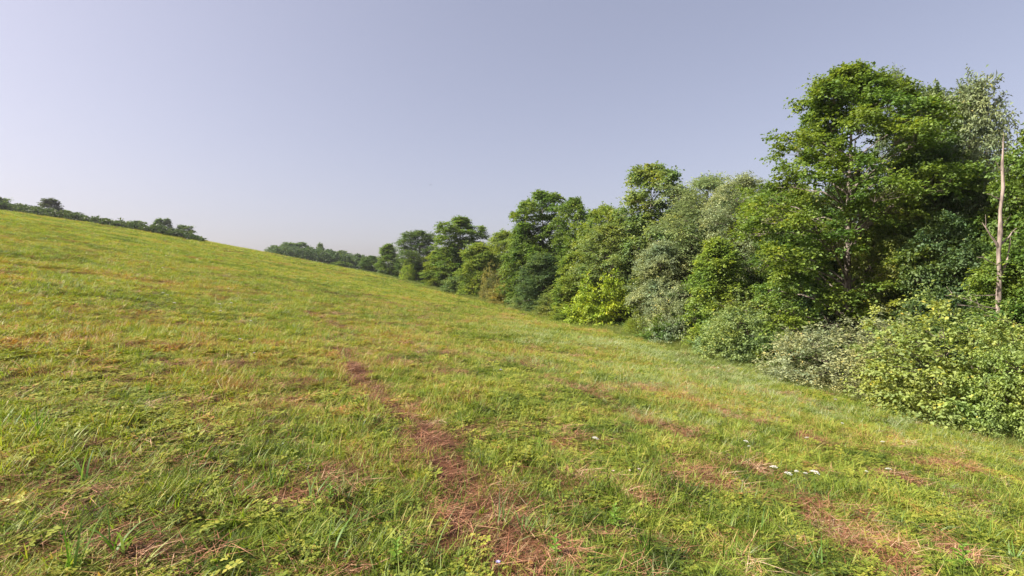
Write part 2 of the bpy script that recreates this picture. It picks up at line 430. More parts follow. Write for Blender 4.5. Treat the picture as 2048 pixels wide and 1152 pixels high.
def straw_at(x, y):
    """0..1: how far the cover is dead straw here"""
    m = np.zeros_like(x)
    wob = (fbm(x * 2.5, y * 2.5, 61, 2) - .5) * .35
    for q, w, s in TR:
        near = (x > q[:, 0].min() - 2) & (x < q[:, 0].max() + 2) & (y > q[:, 1].min() - 2) & (y < q[:, 1].max() + 2)
        if not near.any(): continue
        px, py = x[near], y[near]; d = np.full(len(px), 9.)
        for a, b in zip(q[:-1], q[1:]):
            ab = b - a; t = np.clip(((px - a[0]) * ab[0] + (py - a[1]) * ab[1]) / max(ab @ ab, 1e-6), 0, 1)
            d = np.minimum(d, np.hypot(px - a[0] - t * ab[0], py - a[1] - t * ab[1]))
        k = s * np.clip(1.6 - (d + wob[near] * w * 3.5) / w, 0, 1) * np.clip((fbm(px * 1.9, py * 1.9, 63, 2) - .22) * 3.2, .42, 1); m[near] = np.maximum(m[near], k)
    # loose patches, stretched along the mowing lines
    a = .62; xr, yr = x * math.cos(a) - y * math.sin(a), x * math.sin(a) + y * math.cos(a)
    p = fbm(xr * 1.1, yr * .45, 71, 3)
    left = np.clip((1.5 - x) / 6, 0, 1)
    return np.clip(np.maximum(m * .95, np.clip((p - .66 + .04 * left) * 4, 0, .4)) + .06 + .09 * left, 0, .93)
def in_view(x, y, m=1.12, s=1.6): return np.abs(x) < m * np.maximum(y, 0) + s
def cloud(n, y0, y1, seed):
    r = np.random.default_rng(seed)
    y = np.sqrt(r.uniform(max(y0, 0) ** 2, y1 ** 2, n)) if y0 > 0 else r.uniform(y0, y1, n)
    x = r.uniform(-1, 1, n) * (1.12 * y + 1.6)
    return x, y, r
def field_mask(x, y): return (x < edge_x(y) + .5) & (x > -112)
GRP = {k: ([], [], []) for k in ('grass', 'clover', 'straw', 'tall')}
def put(kind, x, y, scl, tone, dz=0.0):
    P = np.stack([x, y, ground(x, y) + dz], -1); g = GRP[kind]
    g[0].append(P); g[1].append(scl); g[2].append(tone)
# zones: y0, y1, tufts per m2, horizontal scale, vertical scale
for zi, (y0, y1, dens, sh, sv) in enumerate([(1.8, 7, 140, 1.2, .86), (7, 14, 95, 1.3, .85), (14, 26, 46, 1.8, 1.05), (26, 50, 30, 2.1, 1.25), (50, 95, 14, 3.0, 1.3), (95, 150, 6, 4.6, 1.35)]):
    area = 1.12 * (y1 ** 2 - y0 ** 2) + 3.2 * (y1 - y0)
    x, y, r = cloud(int(area * dens), y0, y1, 100 + zi)
    ok = field_mask(x, y); x, y = x[ok], y[ok]; n = len(x)
    st = straw_at(x, y) if y0 < 50 else np.clip((fbm(x * .25, y * .12, 77, 3) - .62) * 2.5, .04, .4)
    pick = r.uniform(0, 1, n)
    drift = fbm(x * .22, y * .22, 21, 3); fine = fbm(x * 1.6, y * 1.6, 25, 2)
    clov = np.clip((fbm(x * .7, y * .7, 31, 3) - .43) * 2.0, .12, .45)
    if y0 >= 26: clov *= .45
    tone = .50 + (drift - .5) * .8 + (fine - .5) * .75 + r.normal(0, .15, n) + st * .22
    hv = np.clip((fbm(x * .9 / max(1, sh * .6), y * .9 / max(1, sh * .6), 35, 2) - .5) * 1.6 + .85, .5, 1.5)
    z = np.stack([r.uniform(.75, 1.25, n) * sh, r.uniform(.75, 1.25, n) * sh, r.uniform(.6, 1.25, n) * sv * hv], -1)
    bald = pick < st * .93
    sel = bald; zz = z[sel].copy(); zz[:, 2] = r.uniform(.7, 1.2, sel.sum()) * sv * (1.0 if y0 < 26 else .9)
    put('straw', x[sel], y[sel], zz, r.normal(.29, .17, sel.sum()) - .12 * (x[sel] < .5))
    live = ~bald; c = live & (r.uniform(0, 1, n) < clov); g = live & ~c
    put('clover', x[c], y[c], z[c], tone[c] - .02)
    put('grass', x[g], y[g], z[g], tone[g])
    th = (fbm(x * .35, y * .35, 91, 2) - .50) * .32
    tl = live & (r.uniform(0, 1, n) < np.clip(th + .015, .02, .14) * (1.25 if y0 < 14 else .7))
    zt = z[tl] * np.array([1, 1, .95 if y0 < 50 else 1.3]); put('tall', x[tl], y[tl], zt / np.array([sh ** .5, sh ** .5, 1]), np.clip(tone[tl] - .1, .05, .62))
for kind, nm, lb, ct, src, ns, ti in (
        ('grass', 'grass', 'short yellow-green meadow grass covering the hillside', 'grass', C_GRASS, 6, .16),
        ('clover', 'clover', 'low bright clover and small leafy ground cover in the meadow', 'clover', C_CLOVER, 5, .12),
        ('straw', 'dead_straw', 'reddish brown dead cut straw lying in streaks on the meadow', 'straw', C_STRAW, 4, .07),
        ('tall', 'tall_grass', 'scattered longer arching grass blades standing out of the meadow', 'grass', C_TALL, 4, .14)):
    P, s, t = (np.concatenate(a) for a in GRP[kind])
    scatter(nm, lb, ct, P, s, t, src, ns, ti, seed=len(P) % 97)
# unmown fringe along the edge of the wood
def fringe():
    r = np.random.default_rng(55)
    y = np.concatenate([r.uniform(6, 30, 5200), r.uniform(30, 80, 4600), r.uniform(80, 165, 2400)])
    off = r.normal(-.3, .85, len(y)); x = edge_x(y) + off
    k = np.where(y < 30, 1.0, np.where(y < 80, 1.5, 2.2)) * r.uniform(.6, 1.15, len(y))
    k2 = np.clip(k, .5, 1.5) * np.clip(1 - np.abs(off + .2) * .28, .4, 1)
    P = np.stack([x, y, ground(x, y)], -1)
    scatter('fringe_grass', 'taller pale unmown grass along the foot of the wood', 'grass', P, np.stack([k, k, k2], -1), r.normal(.5, .15, len(y)), C_FRINGE, 4, .12, 5)
fringe()
def pale_grass():                             # longer pale blades, mostly on the lower (right) side of the field
    r = np.random.default_rng(66); x, y, _ = cloud(60000, 2.5, 40, 67)
    k = fbm(x * .3, y * .3, 68, 3)
    keep = (x < edge_x(y)) & (r.uniform(0, 1, len(x)) < np.clip((k - .40) * 2.6, .03, 1) * np.clip(.22 + (x + 1) / 6, .06, 1))
    x, y = x[keep], y[keep]; n = len(x)
    h = r.uniform(.35, .62, n) * np.clip(y / 10, .8, 1.25); w = r.uniform(.55, .9, n) * np.clip(y / 11, .8, 2.2)
    scatter('pale_grass', 'longer pale bluish-green grass on the lower side of the meadow', 'grass', np.stack([x, y, ground(x, y)], -1), np.stack([w, w, h], -1), r.normal(.62, .2, n), C_PALE, 4, .14, 6)
C_PALE = coll('pale grass', src_pale(), 'pale_tuft')
pale_grass()

# ------------------------------------------------------------------ trees
def spray_leaves(acc, rng, B, D, rad, K, n, L, W, droop, rich, fold, up=.75):
    """leafy sprays: K twigs fan out from B along D, n leaves along each twig"""
    S = len(B)
    D = norm(D); Z = np.array([0, 0, 1.])
    side = norm(np.cross(D, Z) + 1e-4)
    a = (np.linspace(-1.25, 1.25, K)[None] + rng.normal(0, .25, (S, K)))
    el = rng.normal(0, .33, (S, K))
    T = norm(D[:, None] * np.cos(a)[..., None] + side[:, None] * np.sin(a)[..., None] + Z * el[..., None])
    ln = rad[:, None] * rng.uniform(.55, 1.15, (S, K))
    t = (np.arange(n) + rng.uniform(.1, .9, (S, K, n))) / n
    P = B[:, None, None] + T[:, :, None] * (ln[..., None] * t)[..., None]
    P = P + rng.normal(0, .06, P.shape) * rad[:, None, None, None]
    P[..., 2] -= droop * (t ** 2) * ln[..., None]
    sgn = np.where(np.arange(n) % 2 == 0, 1., -1.)[None, None, :, None]
    perp = norm(np.cross(T, Z) + 1e-4)[:, :, None]
    F = T[:, :, None] * .6 + perp * sgn * .75 + rng.normal(0, .35, P.shape); F[..., 2] -= .25
    Nn = rng.normal(0, .5, P.shape); Nn[..., 2] += up + .35; Nn = Nn + D[:, None, None] * .25
    m = S * K * n
    l = (L * rng.uniform(.45, 1.35, m)); w = W * l / L
    base = np.repeat(rng.uniform(.25, .75, S), K * n)
    tint = np.clip(base + rng.normal(0, .16, m), 0, .985)
    tint[rng.uniform(0, 1, m) < .004] = 1.0
    leaves(acc, P.reshape(-1, 3), F.reshape(-1, 3), Nn.reshape(-1, 3), l, w, fold, rich, tint)
PROF = {'poplar': lambda t: np.interp(t, [0, .12, .35, .5, .7, .87, 1], [.55, .8, .85, .85, 1, .8, .3]),
        'round': lambda t: np.interp(t, [0, .15, .4, .7, .9, 1], [.55, .85, 1, .9, .6, .25]),
        'slender': lambda t: np.interp(t, [0, .1, .3, .6, .85, 1], [.65, .9, 1, .75, .4, .1]),
        'giant': lambda t: np.interp(t, [0, .15, .4, .6, .72, .85, .94, 1], [.7, .9, 1, .95, .80, .47, .24, .1]),
        'vase': lambda t: np.interp(t, [0, .3, .6, .85, 1], [.3, .6, .95, .9, .4])}
def gen_tree(seed, H, R0, cb, prof, nl=30, nb=6, elev=(.15, .9), tr=.2, leaf=(.2, .14), K=6, n=8, droop=.3,
             rich=False, spray=1.0, lean=0.0, bark='bark', lm='leaf', fold=.25, skip=0.0, sub=2):
    rng = np.random.default_rng(seed); pf = PROF[prof]; wood = Acc(); fol = Acc()
    m = 12; tz = np.linspace(0, 1, m)
    wx = np.cumsum(rng.normal(0, .035, m)) * H * .12; wy = np.cumsum(rng.normal(0, .035, m)) * H * .12
    tp = np.stack([wx - wx[0] + lean * tz ** 1.5 * H, wy - wy[0], tz * H * .97 - .35], -1)
    tube(wood, tp, tr * (1 - tz * .93) * np.where(tz < .05, 1.35, 1), 8)
    tpt = lambda z: np.array([np.interp(z, tp[:, 2], tp[:, 0]), np.interp(z, tp[:, 2], tp[:, 1]), z])
    SB, SD, SR = [], [], []
    for i in range(nl):
        t = (i + rng.uniform(.2, .8)) / nl; z0 = (cb + (1 - cb) * t * .94) * H
        az = i * 2.39996 + rng.normal(0, .4)
        e = elev[0] + (elev[1] - elev[0]) * t + rng.normal(0, .15)
        ln = R0 * pf(t) * rng.uniform(.72, 1.18)
        d = np.array([math.cos(az) * math.cos(e), math.sin(az) * math.cos(e), math.sin(e)])
        s = np.linspace(0, 1, 6); p0 = tpt(z0)
        L = p0 + d * (ln * s)[:, None] + rng.normal(0, .035, (6, 3)) * ln * s[:, None]
        L[:, 2] -= .22 * ln * s ** 2 * (1 - t)
        r0 = max(.018, tr * .42 * (1 - .75 * t)) * min(1, ln / R0 + .3)
        tube(wood, L, r0 * (1 - s * .85), 5)
        if rng.uniform() < skip: continue
        for j in range(nb):
            f = .28 + .72 * (j + rng.uniform(.3, 1)) / nb
            f = min(f, 1); b0 = np.array([np.interp(f, s, L[:, k]) for k in range(3)])
            ba = az + (1 if j % 2 else -1) * rng.uniform(.35, 1.25) * (1 if f < .95 else .2); be = e * .6 + rng.normal(.1, .35)
            bd = np.array([math.cos(ba) * math.cos(be), math.sin(ba) * math.cos(be), math.sin(be)])
            bl = ln * (.42 - .18 * f) * rng.uniform(.6, 1.3) + .15
            q = np.stack([b0, b0 + bd * bl * .5 + np.array([0, 0, .03 * bl]), b0 + bd * bl])
            tube(wood, q, [r0 * .4, r0 * .28, r0 * .1], 4)
            for k in range(sub):
                ff = (k + 1) / sub
                SB.append(b0 + bd * bl * ff * .9 + rng.normal(0, .1, 3) * bl); SD.append(bd + rng.normal(0, .35, 3) + np.array([0, 0, -.1]))
                SR.append(spray * rng.uniform(.7, 1.25))
    top = tp[-1]
    for k in range(7):
        SB.append(top + rng.normal(0, .25, 3) - np.array([0, 0, .5 * rng.uniform()])); SD.append(rng.normal(0, .6, 3) + np.array([0, 0, .8])); SR.append(spray * .7)
    spray_leaves(fol, rng, np.array(SB), np.array(SD), np.array(SR), K, n, leaf[0], leaf[1], droop, rich, fold)
    return wood.mesh('trunk', M[bark], True), fol.mesh('crown', M[lm]), H, R0
def gen_billow(seed, H, R0, cb, prof, nlobe=26, lobe=.36, per=22, tr=.2, leaf=(.22, .15), K=5, n=7, spray=.8, droop=.3,
               bark='bark', lm='leaf', flatten=.75, top=3, rich=False, inner=.3, outer=.92):
    """crown built of leafy boughs: each bough is a lobe of sprays carried by its own limb"""
    rng = np.random.default_rng(seed); pf = PROF[prof]; wood = Acc(); fol = Acc()
    m = 12; tz = np.linspace(0, 1, m)
    wx = np.cumsum(rng.normal(0, .03, m)) * H * .1; wy = np.cumsum(rng.normal(0, .03, m)) * H * .1
    tp = np.stack([wx - wx[0], wy - wy[0], tz * H * .95 - .35], -1)
    tube(wood, tp, tr * (1 - tz * .93) * np.where(tz < .05, 1.35, 1), 8)
    tpt = lambda z: np.array([np.interp(z, tp[:, 2], tp[:, 0]), np.interp(z, tp[:, 2], tp[:, 1]), z])
    SB, SD, SR = [], [], []
    for i in range(nlobe + top):
        if i < nlobe:
            t = ((i + rng.uniform(.1, .9)) / nlobe) ** .9 * .93; az = i * 2.39996 + rng.normal(0, .35)
            rr = R0 * pf(t) * (inner + (outer - inner) * rng.uniform(0, 1) ** .6); lr = R0 * lobe * (.55 + .45 * pf(t)) * rng.uniform(.75, 1.25)
            rr = max(rr - lr * .35, .1)
        else: t = .93 + .04 * (i - nlobe) / top; az = rng.uniform(0, 6.28); rr = R0 * .06; lr = R0 * lobe * .5
        zc = (cb + (1 - cb) * t) * H - lr * .25
        c = tpt(min(zc, H * .93)); c[2] = zc; c = c + np.array([math.cos(az) * rr, math.sin(az) * rr, 0])
        z0 = max(zc - rr * rng.uniform(.25, .7) - .1, cb * H * .7); s = np.linspace(0, 1, 6); p0 = tpt(min(z0, H * .92))
        L = p0 + (c - p0) * s[:, None] + rng.normal(0, .03, (6, 3)) * rr * s[:, None]; L[:, 2] += .1 * rr * np.sin(np.pi * s)
        r0 = max(.02, tr * .4 * (1 - .75 * t)); tube(wood, L, r0 * (1 - s * .75), 5)
        k = int(per * rng.uniform(.8, 1.2)); d = norm(rng.normal(0, 1, (k, 3))); d[:, 2] = np.where(d[:, 2] < -.35, -d[:, 2], d[:, 2])
        q = c + d * np.array([1, 1, flatten]) * lr * (rng.uniform(.15, 1, (k, 1)) ** .4) * np.where(rng.uniform(0, 1, (k, 1)) < .12, 1.4, 1)
        for a in q[::2]: tube(wood, [L[4], (L[4] + a) / 2 + rng.normal(0, .05, 3), a], [r0 * .3, r0 * .2, r0 * .08], 3)
        SB += list(q); SD += list(d + np.array([math.cos(az), math.sin(az), .1]) * .5); SR += list(spray * rng.uniform(.65, 1.2, k))
    spray_leaves(fol, rng, np.array(SB), np.array(SD), np.array(SR), K, n, leaf[0], leaf[1], droop, rich, .25)
    return wood.mesh('trunk', M[bark], True), fol.mesh('crown', M[lm]), H, R0
def gen_shrub(seed, H, R0, ns=8, nsp=420, leaf=(.11, .07), K=5, n=7, spray=.5, droop=.35, rich=True, lm='leaf', flat=.0, stem=.03, squash=1.0, bark='bark_dark', low=.02):
    """multi-stemmed bush: a lumpy dome of sprays, each on a twig from one of the stems"""
    rng = np.random.default_rng(seed); wood = Acc(); fol = Acc()
    az = rng.uniform(0, 2 * np.pi, nsp); ce = rng.uniform(low, 1, nsp); rr = rng.uniform(.0, 1, nsp) ** .33
    lump = .72 + .38 * (vnoise(np.cos(az) * 2.2 + 9, np.sin(az) * 2.2 + ce * 3, seed) + vnoise(az * 3, ce * 5, seed + 3) * .5)
    sz = np.sqrt(np.maximum(1 - ce ** 2, 0)) ** .6
    P = np.stack([np.cos(az) * sz * R0, np.sin(az) * sz * R0, ce * H * .92], -1) * (rr * lump)[:, None]
    P[:, 2] = np.maximum(P[:, 2], .12)
    P[:, 2] *= H * .93 / np.percentile(P[:, 2], 99.5); P[:, :2] *= R0 / np.percentile(np.hypot(P[:, 0], P[:, 1]), 97)
    if flat: lv = .55; P[:, 2] = P[:, 2] * (1 - flat) + flat * (np.round(P[:, 2] / lv) * lv + rng.normal(0, .06, nsp))
    ext = norm(P * np.array([1, 1, .8])) + np.array([0, 0, .25]) + rng.normal(0, .3, P.shape)
    stems = []
    for i in range(ns):
        a = i / ns * 6.283 + rng.normal(0, .3); o = rng.uniform(.2, .75)
        s = np.linspace(0, 1, 6); h = H * rng.uniform(.6, .88)
        b = np.array([math.cos(a), math.sin(a), 0])
        L = b * (R0 * .10 + R0 * o * s ** 1.4)[:, None] * 1.0 + np.array([0, 0, 1]) * (h * s - .15)[:, None] + rng.normal(0, .03, (6, 3)) * H * s[:, None]
        tube(wood, L, stem * (1 - .8 * s), 5); stems.append(L)
    allp = np.concatenate([l[1:] for l in stems])
    for p in P[::3]:
        k = np.argmin(((allp - p) ** 2).sum(1) + (allp[:, 2] > p[2]) * 1.5); a = allp[k]
        tube(wood, [a, (a + p) / 2 + rng.normal(0, .06, 3), p], [stem * .35, stem * .25, stem * .1], 3)
    spray_leaves(fol, rng, P, ext, spray * rng.uniform(.6, 1.3, nsp), K, n, leaf[0], leaf[1], droop, rich, .25)
    return wood.mesh('stems', M[bark], True), fol.mesh('foliage', M[lm]), H, R0

V = {
 'poplar_a': gen_billow(1, 16, 3.4, .22, 'poplar', 36, .30, 24, .20, (.22, .18), spray=.8),
 'poplar_b': gen_billow(2, 16, 3.4, .26, 'poplar', 32, .30, 24, .18, (.22, .18), spray=.8),
 'oak_a': gen_billow(3, 13, 4.6, .14, 'round', 46, .28, 25, .24, (.22, .14), spray=.95),
 'oak_b': gen_billow(4, 13, 4.4, .16, 'round', 42, .29, 25, .22, (.22, .14), spray=.95),
 'airy': gen_billow(5, 15, 4.0, .16, 'vase', 44, .26, 20, .15, (.18, .085), K=5, n=8, spray=.95, lm='leaf_silver'),
 'far_a': gen_billow(51, 9, 3.4, .05, 'round', 20, .34, 12, .14, (.46, .30), K=4, n=5, spray=1.0, flatten=1.1),
 'far_b': gen_billow(52, 9, 3.0, .05, 'poplar', 18, .34, 11, .14, (.46, .30), K=4, n=5, spray=1.0, flatten=1.1),
 'far_c': gen_billow(53, 9, 3.0, .05, 'slender', 16, .40, 10, .14, (.42, .28), K=4, n=5, spray=1.15, flatten=1.1),
 'slender_a': gen_billow(6, 8, 2.3, .02, 'slender', 36, .36, 24, .09, (.16, .105), spray=.6),
 'slender_b': gen_billow(7, 8, 2.6, .02, 'round', 36, .36, 24, .10, (.17, .11), spray=.65, lm='leaf_gloss'),
 'silver': gen_billow(8, 8, 2.6, .03, 'round', 34, .36, 24, .09, (.15, .065), K=6, n=8, spray=.65, lm='leaf_silver'),
 'shrub_a': gen_shrub(21, 3.0, 2.2, 8, 460, (.10, .055), 5, 8, .5),
 'shrub_b': gen_shrub(22, 3.0, 2.3, 7, 380, (.16, .11), 5, 7, .6, lm='leaf_gloss', rich=True),
 'shrub_silver': gen_shrub(23, 3.0, 2.3, 9, 520, (.095, .05), 6, 8, .5, lm='leaf_silver'),
 'shrub_lush': gen_shrub(25, 3.0, 2.4, 8, 760, (.085, .062), 6, 8, .42, lm='leaf_gloss', rich=True),
 'shrub_layer': gen_shrub(24, 3.2, 2.4, 6, 360, (.14, .08), 6, 8, .62, flat=.7, droop=.15),
}
TREES = 'trees along the edge of the wood'; SHRUBS = 'shrubs at the foot of the wood'
HILL = 'trees beyond the crest of the hill'; DEEP = 'shaded trees inside the wood'
_rz = np.random.default_rng(8)
def plant(name, label, cat, group, px, top, Y, wpx, var, colr, wood_name='trunk', fol_name='crown', squash=1.0, base=None):
    """a tree whose top stands at pixel (px, top) when seen from the camera, rooted on the terrain at depth Y"""
    w, f, H, R0 = V[var]; u = (px - 1024) / 1024; x = u * Y
    zg = float(ground(x, Y)); zt = CAMZ + (576 - top) / 1024 * Y
    h = max(zt - zg, .8); half = wpx / 2 / 1024 * Y
    s = half / R0 * .95
    o = empty(name, (x, Y, zg), _rz.uniform(0, 6.28), (s, s * squash, h / H))
    tag(o, label, cat, group)
    obj(wood_name, w, o); c = obj(fol_name, f, o); c.color = (*colr, 1)
    return o
G_MID = (.150, .225, .050); G_LIGHT = (.215, .285, .058); G_DARK = (.110, .170, .055); G_OLIVE = (.185, .225, .065)
G_GREY = (.215, .28, .11); G_LIME = (.31, .39, .05); G_TAN = (.265, .25, .085); G_BLUE = (.100, .160, .072); G_SILV = (.275, .325, .185)
def Yd(px, k): return edge_depth((px - 1024) / 1024) * k
T = [  # label, px, top, depth factor, width px, variant, colour
 ('conical light green tree at the far end of the wood edge', 778, 488, 1.07, 52, 'slender_a', G_MID),
 ('small rounded green tree beside the conical tree at the far end', 744, 512, 1.10, 46, 'slender_b', G_DARK),
 ('broad dome-topped dark green oak left of the tall feathery-crowned tree', 838, 462, 1.13, 96, 'oak_a', G_DARK),
 ('lime green leafy tree at the foot of the broad dark oak', 872, 502, 1.06, 62, 'slender_a', G_LIGHT),
 ('tall feathery-crowned green tree rising right of the broad dark oak', 920, 433, 1.14, 92, 'poplar_a', G_MID),
 ('full light green tree right of the tall feathery-crowned tree', 955, 487, 1.06, 80, 'slender_b', G_LIGHT),
 ('mid-height tree with flat light crown behind the brown-tinged shrubs', 1008, 462, 1.22, 96, 'oak_b', G_LIGHT),
 ('tall round-headed tree with sky showing through its lollipop crown', 1085, 382, 1.20, 100, 'poplar_b', G_MID),
 ('bright green dense tree below the lollipop-crowned tree', 1046, 448, 1.10, 92, 'slender_a', G_MID),
 ('shadowy blue-green tree in front of the lollipop-crowned tree', 1085, 508, 1.05, 100, 'slender_b', G_BLUE),
 ('second round-headed tree just right of the lollipop-crowned tree', 1150, 394, 1.24, 76, 'poplar_a', G_MID),
 ('broad smooth-topped light green tree behind the grey-green oak', 1212, 412, 1.32, 120, 'oak_b', G_LIGHT),
 ('dense grey-green oak behind the bright lime shrub', 1222, 448, 1.14, 150, 'oak_a', G_GREY),
 ('soft light green tree between the blue-green tree and grey-green oak', 1150, 505, 1.06, 90, 'slender_a', G_LIGHT),
 ('tall thin-leaved pale tree with ragged crown above the grey-green oak', 1302, 328, 1.30, 128, 'poplar_b', G_GREY),
 ('grey-leaved tree with arching sprays at mid height below the ragged pale tree', 1318, 482, 1.08, 118, 'silver', G_SILV),
 ('broad greyish tree with flat top right of the ragged pale tree', 1412, 352, 1.30, 190, 'airy', G_GREY),
 ('pinkish-grey twiggy tree left of the giant poplar', 1490, 348, 1.26, 150, 'airy', G_SILV),
 ('bright green feathery tree standing before the dark gap', 1432, 478, 1.06, 130, 'slender_a', (.22, .30, .065)),
 ('dark green tree in deep shade left of the giant poplar trunk', 1548, 420, 1.26, 130, 'oak_b', G_DARK),
 ('leafy mid-green tree leaning beside the giant poplar', 1600, 385, 1.34, 130, 'slender_b', G_MID),
 ('silvery tree with wind-swept top behind the giant poplar', 1940, 165, 1.55, 175, 'silver', (.20, .25, .135)),
 ('grey-green thin-leaved tree between the giant poplar and the wind-swept silvery top', 1862, 180, 1.5, 165, 'oak_a', (.18, .235, .10)),
 ('dull green tree filling the gap below the wind-swept silvery top', 1925, 300, 1.6, 170, 'oak_b', (.14, .20, .06)),
 ('small dark-tipped tree top just right of the giant poplar', 1790, 140, 1.6, 90, 'airy', G_DARK),
 ('dark green spreading tree between the giant poplar and the dead snag', 1862, 300, 1.42, 190, 'oak_a', G_DARK),
 ('green tree with layered boughs around the dead snag', 1935, 455, 1.46, 190, 'slender_b', G_MID),
 ('leafy tree at the right border behind the dead snag', 2092, 222, 1.45, 140, 'poplar_a', G_MID),
 ('olive tree at the right border lower than the dead snag', 2085, 350, 1.45, 140, 'oak_b', G_OLIVE),
 ('light green tree crowding the giant poplar on its right', 1815, 430, 1.34, 150, 'slender_a', G_LIGHT),
]
for lb, px, top, k, w, var, c in T:
    w = w * (1.3 if var[0] in 'pa' else 1.15)
    nm = {'oak': 'oak_tree', 'pop': 'poplar_tree', 'sle': 'broadleaf_tree', 'sil': 'silvery_tree', 'air': 'silvery_tree'}[var[:3]]
    plant(nm, lb, 'tree', TREES, px, top, Yd(px, k), w, var, c)
# the giant poplar
V['giant'] = gen_billow(40, 17, 5.0, .10, 'giant', 84, .20, 20, .24, (.145, .12), K=6, n=10, spray=.75, lm='leaf_gloss', top=5, inner=.25, outer=1.0)
plant('poplar_tree', 'giant poplar towering over the wood with broad pointed crown', 'tree', TREES, 1700, 120, 24.0, 415, 'giant', (.160, .235, .052))
# dead snag
def snag():
    x, y = (1990 - 1024) / 1024 * 16.8, 16.8; z = float(ground(x, y)); rng = np.random.default_rng(4)
    o = empty('dead_tree', (x, y, z)); tag(o, 'bare pale dead tree trunk standing among leafy trees', 'tree', TREES)
    a = Acc(); H = 2 + (576 - 288) / 1024 * 16.8 - z
    s = np.linspace(0, 1, 14); L = np.stack([.25 * s + rng.normal(0, .018, 14), rng.normal(0, .018, 14), s * (H + .3) - .3], -1)
    tube(a, L, (.068 * (1 - s) ** .4 + .016) * (1 + .12 * np.sin(np.arange(14) * 2.3)), 9)
    for k in range(3):                        # splintered top
        tube(a, [L[-1] - [0, 0, .15], L[-1] + [.03 * (k - 1), .02, .12 + .1 * k]], [.02, .003], 4)
    obj('trunk', a.mesh('trunk', M['bark_snag'], True), o)
    for f, az, e, ln, r in ((.63, 3.3, 1.0, 1.1, .04), (.64, .2, .75, .9, .035), (.80, 2.9, .6, .5, .02), (.90, 3.4, .9, .45, .015), (.42, 3.0, .2, 1.9, .025), (.40, 3.3, .25, 1.6, .02),
                            (.52, .1, 1.15, 1.4, .045), (.3, .3, 1.0, 1.6, .06), (.72, .5, .4, .6, .015), (.57, 3.0, .5, .8, .015), (.47, 2.8, -.1, 1.3, .015)):
        p = np.array([np.interp(f, s, L[:, k]) for k in range(3)]); q = np.linspace(0, 1, 5)
        d = np.array([math.cos(az) * math.cos(e), math.sin(az) * math.cos(e) * .4, math.sin(e)])
        B = p + d * (ln * q)[:, None] + rng.normal(0, .05, (5, 3)) * q[:, None] * ln
        b = Acc(); tube(b, B, r * (1 - q * .75), 6)
        for k in (2, 3): tube(b, [B[k], B[k] + rng.normal(0, .14, 3) * ln + [0, 0, .12 * ln]], [r * .4, r * .12], 4)
        obj('branch', b.mesh('branch', M['bark_snag'], True), o)
snag()

# shrubs along the foot of the wood
S = [
 ('small yellow-green bush at the foot of the conical far tree', 815, 522, 1.02, 26, 'shrub_a', G_LIME),
 ('grey-green bush under the light green tree far along the edge', 912, 548, 1.02, 56, 'shrub_b', (.16, .23, .09)),
 ('brown-tinged round shrub standing highest of the tan shrubs', 988, 528, 1.05, 52, 'shrub_a', G_TAN),
 ('rusty olive shrub in front of the brown-tinged round shrub', 1012, 568, 1.02, 66, 'shrub_layer', (.28, .25, .08)),
 ('low grey bush at the grass edge right of the rusty shrubs', 1050, 588, 1.01, 60, 'shrub_a', G_GREY),
 ('dull green low bush between the grey bush and the lime shrub', 1110, 578, 1.02, 84, 'shrub_layer', G_OLIVE),
 ('bright lime-yellow shrub glowing at the edge of the wood', 1200, 547, 1.02, 112, 'shrub_b', G_LIME),
 ('spreading low green bush left under the lime-yellow shrub', 1150, 612, 1.0, 90, 'shrub_layer', G_LIGHT),
 ('light green rounded bush right of the lime-yellow shrub', 1283, 625, 1.0, 72, 'shrub_a', G_LIGHT),
 ('grey silvery shrub with drooping sprays above the dark hollow', 1368, 568, 1.05, 130, 'shrub_silver', G_SILV),
 ('dark green bush below the grey silvery shrub', 1340, 628, 1.0, 96, 'shrub_b', G_MID),
 ('large pale grey-green broad-leaved shrub left of the pinkish bush', 1505, 583, 1.03, 190, 'shrub_lush', (.24, .32, .14)),
 ('low leafy bush at the grass edge under the pale broad-leaved shrub', 1440, 668, 1.0, 110, 'shrub_b', (.20, .28, .10)),
 ('small bright bush at the grass edge left of the pinkish bush', 1530, 690, 1.0, 70, 'shrub_layer', G_LIGHT),
 ('wide pinkish-grey small-leaved bush in front of the giant poplar trunk', 1690, 630, 1.0, 260, 'shrub_silver', (.29, .31, .18)),
 ('pinkish-grey bush joining the wide small-leaved bush on its right', 1785, 650, .98, 165, 'shrub_silver', (.27, .30, .16)),
 ('huge lush yellow-green bush at the right border', 1945, 596, 1.02, 360, 'shrub_lush', (.29, .35, .12)),
 ('lush bush cut by the right border below the huge bush', 2080, 640, 1.0, 240, 'shrub_lush', (.29, .36, .11)),
 ('low leafy bush spilling onto the grass under the huge bush', 1890, 742, .97, 130, 'shrub_lush', (.27, .33, .10)),
]
for lb, px, top, k, w, var, c in S:
    plant('shrub', lb, 'shrub', SHRUBS, px, top, Yd(px, k), w * 1.16, var, c, 'stems', 'foliage')

